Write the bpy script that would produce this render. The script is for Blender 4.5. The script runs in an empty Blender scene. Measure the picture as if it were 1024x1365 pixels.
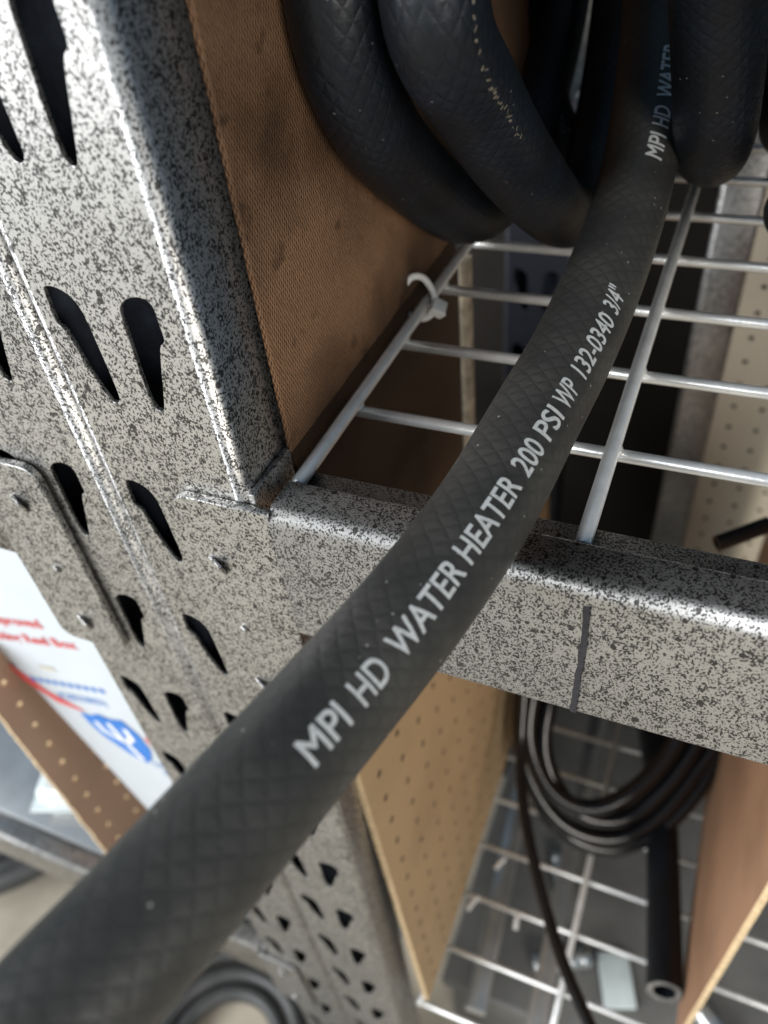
import bpy, bmesh, math, random
from mathutils import Vector, Matrix
random.seed(7)
sc = bpy.context.scene
COL = sc.collection
PI = math.pi

# ------------------------------------------------------------------ camera
cam_d = bpy.data.cameras.new('camera')
cam_d.sensor_fit = 'VERTICAL'; cam_d.sensor_height = 36.0
cam_d.lens = 36.0 * 1047.0 / 1365.0
cam_d.clip_start = 0.01; cam_d.clip_end = 100
cam = bpy.data.objects.new('camera', cam_d); COL.objects.link(cam)
cam.matrix_world = Matrix(((0.9199894, -0.19804099, 0.33822962, 0.1187),
                           (0.38033643, 0.65953957, -0.6483454, -0.14),
                           (-0.09467685, 0.72511194, 0.68209162, 1.1054),
                           (0, 0, 0, 1)))
cam_d.dof.use_dof = True
cam_d.dof.focus_distance = 0.225
cam_d.dof.aperture_fstop = 9.0
sc.camera = cam

# ------------------------------------------------------------------ light
world = bpy.data.worlds.new('World'); sc.world = world
world.use_nodes = True
wn = world.node_tree.nodes; wl = world.node_tree.links
bg = wn['Background']
bg.inputs[0].default_value = (0.42, 0.68, 1.0, 1); bg.inputs[1].default_value = 0.17

def area(name, loc, target, size, sizey, power, col):
    l = bpy.data.lights.new(name, 'AREA'); l.shape = 'RECTANGLE'
    l.size = size; l.size_y = sizey; l.energy = power; l.color = col
    o = bpy.data.objects.new(name, l); COL.objects.link(o)
    o.location = loc
    o.rotation_euler = (Vector(target) - Vector(loc)).to_track_quat('-Z', 'Y').to_euler()
    return o
# the wide open front of the place, left of and behind the camera: cool daylight
area('daylight_opening', (-1.7, -1.75, 1.75), (0.0, 0.05, 0.85), 2.6, 2.0, 104, (0.96, 0.98, 1.0))
# daylight from the right of the camera, a little above it
area('daylight_right', (1.05, -1.15, 1.3), (0.05, 0.1, 0.9), 0.6, 0.6, 14, (1.0, 0.95, 0.87))

sc.view_settings.view_transform = 'Standard'
sc.view_settings.look = 'None'
sc.view_settings.exposure = 0.4
sc.view_settings.gamma = 1.0
sc.cycles.use_denoising = True
sc.cycles.max_bounces = 6
sc.cycles.caustics_reflective = False
sc.cycles.caustics_refractive = False

# ------------------------------------------------------------------ materials
def new_mat(name):
    m = bpy.data.materials.new(name); m.use_nodes = True
    nt = m.node_tree
    return m, nt, nt.nodes['Principled BSDF']
def N(nt, typ, **kw):
    n = nt.nodes.new(typ)
    for k, v in kw.items():
        if k.startswith('i_'):
            n.inputs[k[2:].replace('_', ' ')].default_value = v
        else:
            setattr(n, k, v)
    return n
def ramp(nt, stops, interp='LINEAR'):
    r = nt.nodes.new('ShaderNodeValToRGB'); r.color_ramp.interpolation = interp
    e = r.color_ramp.elements
    while len(e) < len(stops): e.new(0.5)
    for el, (p, c) in zip(e, stops):
        el.position = p
        el.color = c if len(c) == 4 else (*c, 1)
    return r
def mathn(nt, op, a, b=None, c=None):
    n = nt.nodes.new('ShaderNodeMath'); n.operation = op
    for i, v in enumerate((a, b, c)):
        if v is None: continue
        if isinstance(v, (int, float)): n.inputs[i].default_value = v
        else: nt.links.new(v, n.inputs[i])
    return n.outputs[0]
def mixc(nt, fac, a, b, blend='MIX'):
    n = nt.nodes.new('ShaderNodeMix'); n.data_type = 'RGBA'; n.blend_type = blend
    for s, v in ((n.inputs[0], fac), (n.inputs[6], a), (n.inputs[7], b)):
        if isinstance(v, (int, float)): s.default_value = v
        elif isinstance(v, tuple): s.default_value = v if len(v) == 4 else (*v, 1)
        else: nt.links.new(v, s)
    return n.outputs[2]

def plain(name, col, rough=0.5, metal=0.0, var=0.12, scale=60, bump=0.0, bscale=400, spec=0.5, coat=0.0):
    m, nt, b = new_mat(name)
    tc = N(nt, 'ShaderNodeTexCoord')
    no = N(nt, 'ShaderNodeTexNoise', i_Scale=scale, i_Detail=5.0, i_Roughness=0.6)
    nt.links.new(tc.outputs['Object'], no.inputs['Vector'])
    lo = tuple(c * (1 - var) for c in col); hi = tuple(min(1, c * (1 + var)) for c in col)
    r = ramp(nt, [(0.3, lo), (0.7, hi)])
    nt.links.new(no.outputs['Fac'], r.inputs[0])
    nt.links.new(r.outputs[0], b.inputs['Base Color'])
    b.inputs['Roughness'].default_value = rough
    b.inputs['Metallic'].default_value = metal
    b.inputs['Specular IOR Level'].default_value = spec
    b.inputs['Coat Weight'].default_value = coat
    if bump:
        n2 = N(nt, 'ShaderNodeTexNoise', i_Scale=bscale, i_Detail=3.0)
        nt.links.new(tc.outputs['Object'], n2.inputs['Vector'])
        bp = N(nt, 'ShaderNodeBump', i_Strength=bump, i_Distance=0.0006)
        nt.links.new(n2.outputs['Fac'], bp.inputs['Height'])
        nt.links.new(bp.outputs[0], b.inputs['Normal'])
    return m

def hammered():
    m, nt, b = new_mat('hammered_paint')
    tc = N(nt, 'ShaderNodeTexCoord')
    geo = N(nt, 'ShaderNodeNewGeometry')
    P = geo.outputs['Position']
    # stretched a little along the steel, like sprayed vein paint
    mp = N(nt, 'ShaderNodeMapping'); mp.inputs['Scale'].default_value = (1.0, 1.0, 0.8)
    nt.links.new(P, mp.inputs[0])
    dis = N(nt, 'ShaderNodeTexNoise', i_Scale=1600.0, i_Detail=1.0)
    nt.links.new(mp.outputs[0], dis.inputs['Vector'])
    add = N(nt, 'ShaderNodeVectorMath', operation='MULTIPLY_ADD')
    add.inputs[1].default_value = (0.0005,) * 3
    nt.links.new(dis.outputs['Color'], add.inputs[0]); nt.links.new(mp.outputs[0], add.inputs[2])
    n1 = N(nt, 'ShaderNodeTexNoise', i_Scale=1550.0, i_Detail=1.6, i_Roughness=0.55)
    nt.links.new(add.outputs[0], n1.inputs['Vector'])
    n2 = N(nt, 'ShaderNodeTexNoise', i_Scale=300.0, i_Detail=1.0)
    nt.links.new(add.outputs[0], n2.inputs['Vector'])
    n3 = N(nt, 'ShaderNodeTexNoise', i_Scale=25.0, i_Detail=3.0)
    nt.links.new(P, n3.inputs['Vector'])
    v = mathn(nt, 'ADD', n1.outputs['Fac'], mathn(nt, 'MULTIPLY', mathn(nt, 'SUBTRACT', n2.outputs['Fac'], 0.5), 0.28))
    v = mathn(nt, 'ADD', v, mathn(nt, 'MULTIPLY', mathn(nt, 'SUBTRACT', n3.outputs['Fac'], 0.5), 0.10))
    vo = N(nt, 'ShaderNodeTexVoronoi', i_Scale=330.0, i_Randomness=1.0); nt.links.new(add.outputs[0], vo.inputs['Vector'])
    vs = N(nt, 'ShaderNodeSeparateColor'); nt.links.new(vo.outputs['Color'], vs.inputs[0])
    blob = mathn(nt, 'MULTIPLY', mathn(nt, 'GREATER_THAN', vs.outputs[0], 0.72), mathn(nt, 'LESS_THAN', vo.outputs['Distance'], mathn(nt, 'MULTIPLY_ADD', vs.outputs[1], 0.22, 0.12)))
    v = mathn(nt, 'SUBTRACT', v, mathn(nt, 'MULTIPLY', blob, 0.22))
    r = ramp(nt, [(0.415, (0, 0, 0)), (0.515, (1, 1, 1))])
    nt.links.new(v, r.inputs[0])
    base = mixc(nt, n3.outputs['Fac'], (0.50, 0.49, 0.47), (0.60, 0.59, 0.57))
    col = mixc(nt, r.outputs[0], (0.07, 0.068, 0.065), base)
    nt.links.new(col, b.inputs['Base Color'])
    b.inputs['Metallic'].default_value = 0.95
    rr = ramp(nt, [(0.0, (0.46,) * 3), (1.0, (0.43,) * 3)])
    b.inputs['Coat Weight'].default_value = 0.15; b.inputs['Coat Roughness'].default_value = 0.40
    nt.links.new(r.outputs[0], rr.inputs[0]); nt.links.new(rr.outputs[0], b.inputs['Roughness'])
    bp = N(nt, 'ShaderNodeBump', i_Strength=0.04, i_Distance=0.0003)
    nt.links.new(v, bp.inputs['Height']); nt.links.new(bp.outputs[0], b.inputs['Normal'])
    return m

def hardboard(name, c1, c2, weave=0.5, stain=0.6, spec=0.3):
    m, nt, b = new_mat(name)
    tc = N(nt, 'ShaderNodeTexCoord'); geo = N(nt, 'ShaderNodeNewGeometry')
    P = geo.outputs['Position']
    sep = N(nt, 'ShaderNodeSeparateXYZ'); nt.links.new(P, sep.inputs[0])
    wob = N(nt, 'ShaderNodeTexNoise', i_Scale=500.0, i_Detail=2.0); nt.links.new(P, wob.inputs['Vector'])
    w = mathn(nt, 'MULTIPLY', wob.outputs['Fac'], 3.0)
    hy = mathn(nt, 'ADD', mathn(nt, 'MULTIPLY', mathn(nt, 'ADD', sep.outputs[1], sep.outputs[0]), 2 * PI / 0.0013), w)
    hz = mathn(nt, 'ADD', mathn(nt, 'MULTIPLY', sep.outputs[2], 2 * PI / 0.0030), w)
    wv = mathn(nt, 'MULTIPLY', mathn(nt, 'SINE', hy), mathn(nt, 'SINE', hz))
    wv = mathn(nt, 'MULTIPLY_ADD', wv, 0.5, 0.5)
    big = N(nt, 'ShaderNodeTexNoise', i_Scale=14.0, i_Detail=4.0); nt.links.new(P, big.inputs['Vector'])
    fine = N(nt, 'ShaderNodeTexNoise', i_Scale=700.0, i_Detail=4.0, i_Roughness=0.7); nt.links.new(P, fine.inputs['Vector'])
    f = mathn(nt, 'ADD', mathn(nt, 'MULTIPLY', wv, 0.75 * weave), mathn(nt, 'MULTIPLY', fine.outputs['Fac'], 0.75 - 0.3 * weave))
    r = ramp(nt, [(0.2, c1), (0.85, c2)]); nt.links.new(f, r.inputs[0])
    st = ramp(nt, [(0.30, (1 - stain,) * 3), (0.56, (1, 1, 1))]); nt.links.new(big.outputs['Fac'], st.inputs[0])
    sm = N(nt, 'ShaderNodeTexNoise', i_Scale=95.0, i_Detail=2.0); nt.links.new(P, sm.inputs['Vector'])
    st2 = ramp(nt, [(0.26, (0.45,) * 3), (0.34, (1, 1, 1))]); nt.links.new(sm.outputs['Fac'], st2.inputs[0])
    col = mixc(nt, 1.0, r.outputs[0], st.outputs[0], 'MULTIPLY')
    col = mixc(nt, stain, col, st2.outputs[0], 'MULTIPLY')
    nt.links.new(col, b.inputs['Base Color'])
    b.inputs['Roughness'].default_value = 0.62
    b.inputs['Specular IOR Level'].default_value = spec
    bp = N(nt, 'ShaderNodeBump', i_Strength=0.7, i_Distance=0.0004)
    nt.links.new(f, bp.inputs['Height']); nt.links.new(bp.outputs[0], b.inputs['Normal'])
    return m

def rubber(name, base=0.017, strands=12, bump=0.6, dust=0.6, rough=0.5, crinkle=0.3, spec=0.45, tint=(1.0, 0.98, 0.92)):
    m, nt, b = new_mat(name)
    uv = N(nt, 'ShaderNodeUVMap'); geo = N(nt, 'ShaderNodeNewGeometry'); P = geo.outputs['Position']
    sep = N(nt, 'ShaderNodeSeparateXYZ'); nt.links.new(uv.outputs[0], sep.inputs[0])
    wob = N(nt, 'ShaderNodeTexNoise', i_Scale=160.0, i_Detail=2.0); nt.links.new(P, wob.inputs['Vector'])
    wo = mathn(nt, 'MULTIPLY', mathn(nt, 'SUBTRACT', wob.outputs['Fac'], 0.5), 1.0)
    k = PI * strands
    a = mathn(nt, 'ADD', mathn(nt, 'MULTIPLY', mathn(nt, 'ADD', sep.outputs[1], sep.outputs[0]), k), wo)
    c = mathn(nt, 'ADD', mathn(nt, 'MULTIPLY', mathn(nt, 'SUBTRACT', sep.outputs[1], sep.outputs[0]), k), wo)
    sa = mathn(nt, 'ABSOLUTE', mathn(nt, 'SINE', a)); sb = mathn(nt, 'ABSOLUTE', mathn(nt, 'SINE', c))
    h = mathn(nt, 'POWER', mathn(nt, 'MINIMUM', sa, sb), 0.8)
    patch = N(nt, 'ShaderNodeTexNoise', i_Scale=45.0, i_Detail=2.0); nt.links.new(P, patch.inputs['Vector'])
    pr = ramp(nt, [(0.35, (0.25,) * 3), (0.65, (1, 1, 1))]); nt.links.new(patch.outputs['Fac'], pr.inputs[0])
    gr = N(nt, 'ShaderNodeTexNoise', i_Scale=1500.0, i_Detail=3.0); nt.links.new(P, gr.inputs['Vector'])
    crk = N(nt, 'ShaderNodeTexNoise', i_Scale=330.0, i_Detail=3.0, i_Roughness=0.6); nt.links.new(P, crk.inputs['Vector'])
    hh = mathn(nt, 'ADD', mathn(nt, 'MULTIPLY', h, pr.outputs[0]), mathn(nt, 'ADD', mathn(nt, 'MULTIPLY', gr.outputs['Fac'], 0.3), mathn(nt, 'MULTIPLY', crk.outputs['Fac'], crinkle)))
    bp = N(nt, 'ShaderNodeBump', i_Strength=bump, i_Distance=0.00045)
    nt.links.new(hh, bp.inputs['Height']); nt.links.new(bp.outputs[0], b.inputs['Normal'])
    # dust: sparse pale flecks and a thin film
    vo = N(nt, 'ShaderNodeTexVoronoi', i_Scale=420.0, i_Randomness=1.0); nt.links.new(P, vo.inputs['Vector'])
    sepc = N(nt, 'ShaderNodeSeparateColor'); nt.links.new(vo.outputs['Color'], sepc.inputs[0])
    dot = mathn(nt, 'LESS_THAN', vo.outputs['Distance'], mathn(nt, 'MULTIPLY', sepc.outputs[1], 0.16))
    few = mathn(nt, 'GREATER_THAN', sepc.outputs[0], 0.80)
    fl = mathn(nt, 'MULTIPLY', mathn(nt, 'MULTIPLY', dot, few), dust)
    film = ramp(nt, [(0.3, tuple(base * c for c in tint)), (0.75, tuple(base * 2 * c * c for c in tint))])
    nt.links.new(patch.outputs['Fac'], film.inputs[0])
    seam = mixc(nt, mathn(nt, 'MULTIPLY', mathn(nt, 'SUBTRACT', 1.0, h), 0.25), film.outputs[0], (base * 0.4,) * 3)
    col = mixc(nt, fl, seam, (0.32, 0.31, 0.29))
    nt.links.new(col, b.inputs['Base Color'])
    rr = ramp(nt, [(0.3, (rough - 0.08,) * 3), (0.7, (rough + 0.1,) * 3)])
    nt.links.new(gr.outputs['Fac'], rr.inputs[0]); nt.links.new(rr.outputs[0], b.inputs['Roughness'])
    b.inputs['Specular IOR Level'].default_value = spec
    return m

M = {}
M['steel'] = hammered()
M['hb'] = hardboard('brown_hardboard', (0.045, 0.023, 0.012), (0.37, 0.205, 0.112), weave=0.9, stain=0.8)
M['hb_shaded'] = hardboard('shaded_brown_hardboard', (0.03, 0.015, 0.008), (0.10, 0.055, 0.03), weave=0.5)  # shade below the deck is put into this board's colour
M['hb_edge'] = plain('hardboard_edge', (0.40, 0.26, 0.14), 0.8, var=0.35, scale=300, bump=0.6)
M['peg'] = hardboard('tan_pegboard', (0.48, 0.33, 0.18), (0.64, 0.45, 0.265), weave=0.1, stain=0.15)
M['peg_cream'] = hardboard('cream_pegboard', (0.55, 0.48, 0.36), (0.70, 0.62, 0.49), weave=0.1, stain=0.1)
M['hb_orange'] = hardboard('orange_hardboard', (0.33, 0.185, 0.11), (0.48, 0.285, 0.175), weave=0.2, stain=0.25)
M['peg_left'] = hardboard('left_pegboard', (0.34, 0.21, 0.14), (0.46, 0.30, 0.205), weave=0.1, stain=0.15)
M['peg_edge'] = plain('pale_board_edge', (0.62, 0.46, 0.27), 0.8, var=0.25, scale=200, bump=0.5)
M['rubber'] = rubber('black_rubber', base=0.0055, strands=16, bump=0.6, dust=0.4, rough=0.46, crinkle=0.2, spec=0.35, tint=(0.85, 1.05, 1.35))  # blue tint paints the sky's reflection into the rubber colour
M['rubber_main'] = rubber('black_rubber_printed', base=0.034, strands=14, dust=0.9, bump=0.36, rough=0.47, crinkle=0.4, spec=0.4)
M['rubber_thin'] = plain('smooth_black_tube', (0.007, 0.007, 0.008), 0.2, var=0.2, scale=40, bump=0.08, bscale=200, spec=0.5)
M['rubber_grey'] = plain('dusty_rubber', (0.05, 0.05, 0.048), 0.45, var=0.3, scale=30)
M['ink'] = plain('pale_print', (0.60, 0.61, 0.60), 0.55, var=0.18, scale=900)
M['wire'] = plain('zinc_wire', (0.84, 0.84, 0.82), 0.28, metal=0.45, var=0.12, scale=120, bump=0.12, bscale=900)
M['nylon'] = plain('white_nylon', (0.88, 0.88, 0.85), 0.35, var=0.05, spec=0.6)
M['black_ink'] = plain('marker_ink', (0.018, 0.017, 0.022), 0.6, var=0.5, scale=700)
M['carton'] = plain('white_carton', (0.53, 0.57, 0.60), 0.5, var=0.05, scale=20, bump=0.1, bscale=60)
M['red'] = plain('red_print', (0.62, 0.07, 0.07), 0.5, var=0.08)
M['blue'] = plain('blue_print', (0.03, 0.18, 0.55), 0.5, var=0.08)
M['white'] = plain('white_print', (0.85, 0.86, 0.87), 0.5, var=0.03)
M['silver'] = plain('bright_steel', (0.62, 0.63, 0.62), 0.28, metal=0.85, var=0.12, scale=30, bump=0.1)
M['floor'] = plain('concrete', (0.42, 0.37, 0.29), 0.8, var=0.25, scale=9, bump=0.4, bscale=120)
M['tape'] = plain('pale_tape', (0.55, 0.52, 0.45), 0.6, var=0.35, scale=90, bump=0.6, bscale=200)
M['bin'] = plain('grey_plastic', (0.15, 0.145, 0.135), 0.5, var=0.25, scale=15)
M['paper'] = plain('white_paper', (0.72, 0.80, 0.78), 0.45, var=0.1, scale=40, bump=0.4, bscale=80)
M['paper_grey'] = plain('pale_grey_card', (0.50, 0.51, 0.51), 0.6, var=0.06, scale=20)
M['film'] = plain('clear_film', (0.62, 0.68, 0.68), 0.12, var=0.3, scale=40, bump=0.9, bscale=70, spec=0.9)
M['wood'] = plain('pale_wood', (0.50, 0.42, 0.31), 0.75, var=0.5, scale=120, bump=0.4)
M['shaded_steel'] = plain('shaded_post_steel', (0.012, 0.014, 0.020), 0.45, var=0.3, scale=200)  # rear post's shadow is put into its steel colour
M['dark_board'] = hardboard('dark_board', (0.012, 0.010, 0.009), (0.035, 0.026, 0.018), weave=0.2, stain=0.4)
M['inner'] = plain('shaded_inside', (0.030, 0.036, 0.050), 0.7, var=0.3, scale=200, spec=0.2)  # dark tone paints the shade inside the hollow posts
M['cut'] = plain('frayed_rubber', (0.16, 0.155, 0.145), 0.8, var=0.7, scale=500, bump=0.6)
M['worn'] = plain('worn_print', (0.14, 0.12, 0.095), 0.7, var=0.6, scale=600)
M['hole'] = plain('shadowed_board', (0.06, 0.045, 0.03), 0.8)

# ------------------------------------------------------------------ mesh helpers
def link(name, me, mat=None, parent=None):
    o = bpy.data.objects.new(name, me); COL.objects.link(o)
    if mat is not None and me is not None:
        me.materials.clear(); me.materials.append(mat)
    if parent is not None: o.parent = parent
    return o
def tag(o, label, cat=None, group=None, kind=None):
    o['label'] = label
    if cat: o['category'] = cat
    if group: o['group'] = group
    if kind: o['kind'] = kind
    return o
def empty(name, loc=(0, 0, 0)):
    o = bpy.data.objects.new(name, None); COL.objects.link(o); o.location = loc
    o.empty_display_size = 0.02
    return o
def smooth(me, ang=35):
    for p in me.polygons: p.use_smooth = True
    me.set_sharp_from_angle(angle=math.radians(ang))
def mesh(name, v, f):
    me = bpy.data.meshes.new(name); me.from_pydata([tuple(x) for x in v], [], f); me.update()
    return me
def catmull(pts, n=24):
    P = [Vector(p) for p in pts]
    P = [2 * P[0] - P[1]] + P + [2 * P[-1] - P[-2]]
    out = []
    for i in range(1, len(P) - 2):
        p0, p1, p2, p3 = P[i - 1:i + 3]
        for k in range(n):
            t = k / n
            out.append(0.5 * ((2 * p1) + (p2 - p0) * t + (2 * p0 - 5 * p1 + 4 * p2 - p3) * t * t + (3 * p1 - p0 - 3 * p2 + p3) * t ** 3))
    out.append(P[-2])
    return out
def resample(pts, step):
    s = [0.0]
    for a, b in zip(pts, pts[1:]): s.append(s[-1] + (b - a).length)
    L = s[-1]; n = max(2, int(L / step)); out = []; j = 0
    for i in range(n + 1):
        t = L * i / n
        while j < len(s) - 2 and s[j + 1] < t: j += 1
        d = s[j + 1] - s[j]
        out.append(pts[j].lerp(pts[j + 1], 0 if d == 0 else (t - s[j]) / d))
    # soften
    for _ in range(4):
        out = [out[0]] + [(out[i - 1] + 2 * out[i] + out[i + 1]) / 4 for i in range(1, len(out) - 1)] + [out[-1]]
    return out
def frames(pts, ref):
    ref = Vector(ref); fr = []
    for i, p in enumerate(pts):
        t = (pts[min(i + 1, len(pts) - 1)] - pts[max(i - 1, 0)]).normalized()
        n = (ref - ref.dot(t) * t).normalized(); fr.append((p, t, n, t.cross(n)))
    return fr
def tube_mesh(name, fr, r, seg=32, inner=None, bumpy=0.0):
    v = []; f = []; L = 0.0; ss = []
    for i, (p, t, n, b) in enumerate(fr):
        if i: L += (p - fr[i - 1][0]).length
        ss.append(L)
        for k in range(seg):
            a = 2 * PI * k / seg
            v.append(p + (n * math.cos(a) + b * math.sin(a)) * r)
    m = len(fr)
    for i in range(m - 1):
        for k in range(seg):
            k2 = (k + 1) % seg
            f.append((i * seg + k, i * seg + k2, (i + 1) * seg + k2, (i + 1) * seg + k))
    nside = len(f)
    for end in (0, m - 1):
        p, t, n, b = fr[end]; o = end * seg
        base = len(v); ri = inner if inner else r * 0.62; sgn = -1 if end == 0 else 1
        for k in range(seg):
            a = 2 * PI * k / seg; v.append(p + (n * math.cos(a) + b * math.sin(a)) * ri)
        for k in range(seg):
            a = 2 * PI * k / seg; v.append(p - t * sgn * r * 1.5 + (n * math.cos(a) + b * math.sin(a)) * ri)
        for k in range(seg):
            k2 = (k + 1) % seg
            q = [o + k, o + k2, base + k2, base + k]; q2 = [base + k, base + k2, base + seg + k2, base + seg + k]
            if end == 0: q.reverse(); q2.reverse()
            q.reverse(); q2.reverse()
            f.append(tuple(q)); f.append(tuple(q2))
        f.append(tuple(base + seg + k for k in range(seg)))
    me = mesh(name, v, f)
    uvl = me.uv_layers.new(name='UVMap')
    c = 2 * PI * r
    for pi, p in enumerate(me.polygons):
        for li, vi in zip(p.loop_indices, p.vertices):
            if pi < nside:
                i, k = divmod(vi, seg)
                kk = k
                if k == 0 and (pi % seg) == seg - 1: kk = seg
                uvl.data[li].uv = (ss[i] / c, kk / seg)
            else: uvl.data[li].uv = (0.5, 0.5)
    smooth(me, 50)
    return me
def tube(name, pts, r, mat, parent=None, ref=(0, 0, 1), step=0.004, seg=32, inner=None):
    P = resample(catmull(pts), step)
    fr = frames(P, ref)
    return link(name, tube_mesh(name, fr, r, seg, inner), mat, parent), fr
def rod_mesh(name, a, b, r, seg=14, bev=0.25):
    a = Vector(a); b = Vector(b); t = (b - a).normalized()
    n = t.orthogonal().normalized(); c = t.cross(n)
    rings = [(a, r * (1 - bev)), (a + t * r * bev, r), (b - t * r * bev, r), (b, r * (1 - bev))]
    v = [p + (n * math.cos(2 * PI * k / seg) + c * math.sin(2 * PI * k / seg)) * q for p, q in rings for k in range(seg)]
    f = [(i * seg + k, i * seg + (k + 1) % seg, (i + 1) * seg + (k + 1) % seg, (i + 1) * seg + k) for i in range(3) for k in range(seg)]
    f.append(tuple(reversed(range(seg)))); f.append(tuple(range(3 * seg, 4 * seg)))
    me = mesh(name, v, f); smooth(me, 50)
    return me
def box_mesh(name, lo, hi, bev=0.0006, seg=2):
    bm = bmesh.new()
    bmesh.ops.create_cube(bm, size=1.0)
    lo = Vector(lo); hi = Vector(hi)
    for v in bm.verts:
        v.co = Vector(((lo[i] + hi[i]) / 2 + v.co[i] * (hi[i] - lo[i]) for i in range(3)))
    if bev: bmesh.ops.bevel(bm, geom=bm.edges[:], offset=bev, segments=seg, affect='EDGES', profile=0.5)
    me = bpy.data.meshes.new(name); bm.to_mesh(me); bm.free()
    smooth(me, 35)
    return me
def plate_mesh(name, outline, holes, thick, mat4, bevel=0.0):
    """flat sheet with real openings: 2D curve, filled, given thickness, set in space by mat4"""
    cu = bpy.data.curves.new(name, 'CURVE'); cu.dimensions = '2D'; cu.fill_mode = 'BOTH'
    cu.extrude = thick / 2 - bevel; cu.bevel_depth = bevel; cu.bevel_resolution = 1
    for loop in [outline] + holes:
        sp = cu.splines.new('POLY'); sp.points.add(len(loop) - 1); sp.use_cyclic_u = True
        for p, (x, y) in zip(sp.points, loop): p.co = (x, y, 0, 1)
    tmp = bpy.data.objects.new('tmp', cu); COL.objects.link(tmp)
    dg = bpy.context.evaluated_depsgraph_get()
    me = bpy.data.meshes.new_from_object(tmp.evaluated_get(dg))
    me.name = name
    bpy.data.objects.remove(tmp); bpy.data.curves.remove(cu)
    me.transform(mat4); me.update()
    return me
XZ = Matrix(((1, 0, 0, 0), (0, 0, -1, 0), (0, 1, 0, 0), (0, 0, 0, 1)))      # (u,v) -> (x, 0, z)
YZ = Matrix(((0, 0, 1, 0), (1, 0, 0, 0), (0, 1, 0, 0), (0, 0, 0, 1)))      # (u,v) -> (0, y, z)
def rrect(x0, y0, x1, y1, r, n=6, corners=(1, 1, 1, 1)):
    out = []
    for (cx, cy, a0), on in zip(((x1, y1, 0), (x0, y1, 90), (x0, y0, 180), (x1, y0, 270)), corners):
        if not on: out.append((cx, cy)); continue
        ox = cx - r if cx == x1 else cx + r; oy = cy - r if cy == y1 else cy + r
        for k in range(n + 1):
            a = math.radians(a0 + 90 * k / n); out.append((ox + r * math.cos(a), oy + r * math.sin(a)))
    return out
def sweep_x(name, prof, x0, x1, thick, offset=-1):
    n = len(prof); v = [(x, y, z) for x in (x0, x1) for y, z in prof]
    f = [(i, i + 1, n + i + 1, n + i) for i in range(n - 1)]
    return mesh(name, v, f)
def extrude_profile_z(name, prof, z0, z1):
    n = len(prof); v = [(x, y, z) for z in (z0, z1) for x, y in prof]
    f = [(i, i + 1, n + i + 1, n + i) for i in range(n - 1)]
    return mesh(name, v, f)
def solid(o, t, off=-1):
    md = o.modifiers.new('thickness', 'SOLIDIFY'); md.thickness = t; md.offset = off; md.use_even_offset = True
    return o
def text_mesh(body, size=1.0, bold=0.0, res=4, spacing=1.0):
    cu = bpy.data.curves.new('txt', 'FONT'); cu.body = body; cu.size = size; cu.offset = bold
    cu.resolution_u = res; cu.space_character = spacing; cu.fill_mode = 'BOTH'
    tmp = bpy.data.objects.new('tmp', cu); COL.objects.link(tmp)
    dg = bpy.context.evaluated_depsgraph_get()
    me = bpy.data.meshes.new_from_object(tmp.evaluated_get(dg))
    bpy.data.objects.remove(tmp); bpy.data.curves.remove(cu)
    return me

# ------------------------------------------------------------------ the ground
fl = link('floor', mesh('floor', [(-8, -8, 0), (8, -8, 0), (8, 8, 0), (-8, 8, 0)], [(0, 1, 2, 3)]), M['floor'])
tag(fl, 'sandy concrete floor far below the shelving', kind='structure')

# ------------------------------------------------------------------ upright posts with teardrop slots
SL2 = [(-47.2, 1014.9), (-45.8, 1015.7), (-44.1, 1015.9), (-41.3, 1015.4), (-38.6, 1013.8), (-36.8, 1011.2), (-36.1, 1008.4),
       (-35.8, 1005.3), (-35.4, 998.9), (-35.0, 990.6), (-34.8, 984.1), (-35.0, 981.2), (-36.1, 979.4), (-37.6, 979.2), (-39.3, 980.1),
       (-41.2, 985.5), (-43.1, 991.7), (-44.7, 999.6), (-45.3, 1002.3), (-46.7, 1003.4), (-47.6, 1004.2), (-47.7, 1006.0)]
SL1 = [(-23.3, 1011.4), (-22.1, 1013.2), (-20.2, 1014.7), (-18.0, 1015.6), (-15.4, 1015.9), (-13.3, 1015.4), (-12.1, 1014.3),
       (-11.6, 1013.0), (-11.5, 1008.7), (-11.4, 1004.0), (-12.0, 1002.9), (-13.7, 1001.6), (-15.1, 997.0), (-17.4, 988.5), (-19.4, 981.0),
       (-20.2, 979.5), (-21.6, 979.2), (-23.0, 980.1), (-23.9, 981.8), (-24.2, 989.7), (-23.9, 999.0), (-23.6, 1007.9)]
PW = 0.056; RC = 0.0045; ZT = 1.36
def chaikin(p):
    out = []
    for i in range(len(p)):
        a, b = p[i], p[(i + 1) % len(p)]
        out += [(a[0] * 0.78 + b[0] * 0.22, a[1] * 0.78 + b[1] * 0.22), (a[0] * 0.22 + b[0] * 0.78, a[1] * 0.22 + b[1] * 0.78)]
    return out
def post_face(name):
    holes = []
    for k in range(-14, 6):
        dz = 0.0681 * k
        for S in (SL1, SL2):
            h = chaikin([(x / 1000, z / 1000 + dz) for x, z in S])
            if min(p[1] for p in h) > 0.02 and max(p[1] for p in h) < ZT - 0.01: holes.append(h)
    out = [(-PW + RC, 0.0), (-RC, 0.0), (-RC, ZT), (-PW + RC, ZT)]
    return plate_mesh(name, out, holes, 0.0015, Matrix.Translation((0, 0.00075, 0)) @ XZ, 0.0002)
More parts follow.
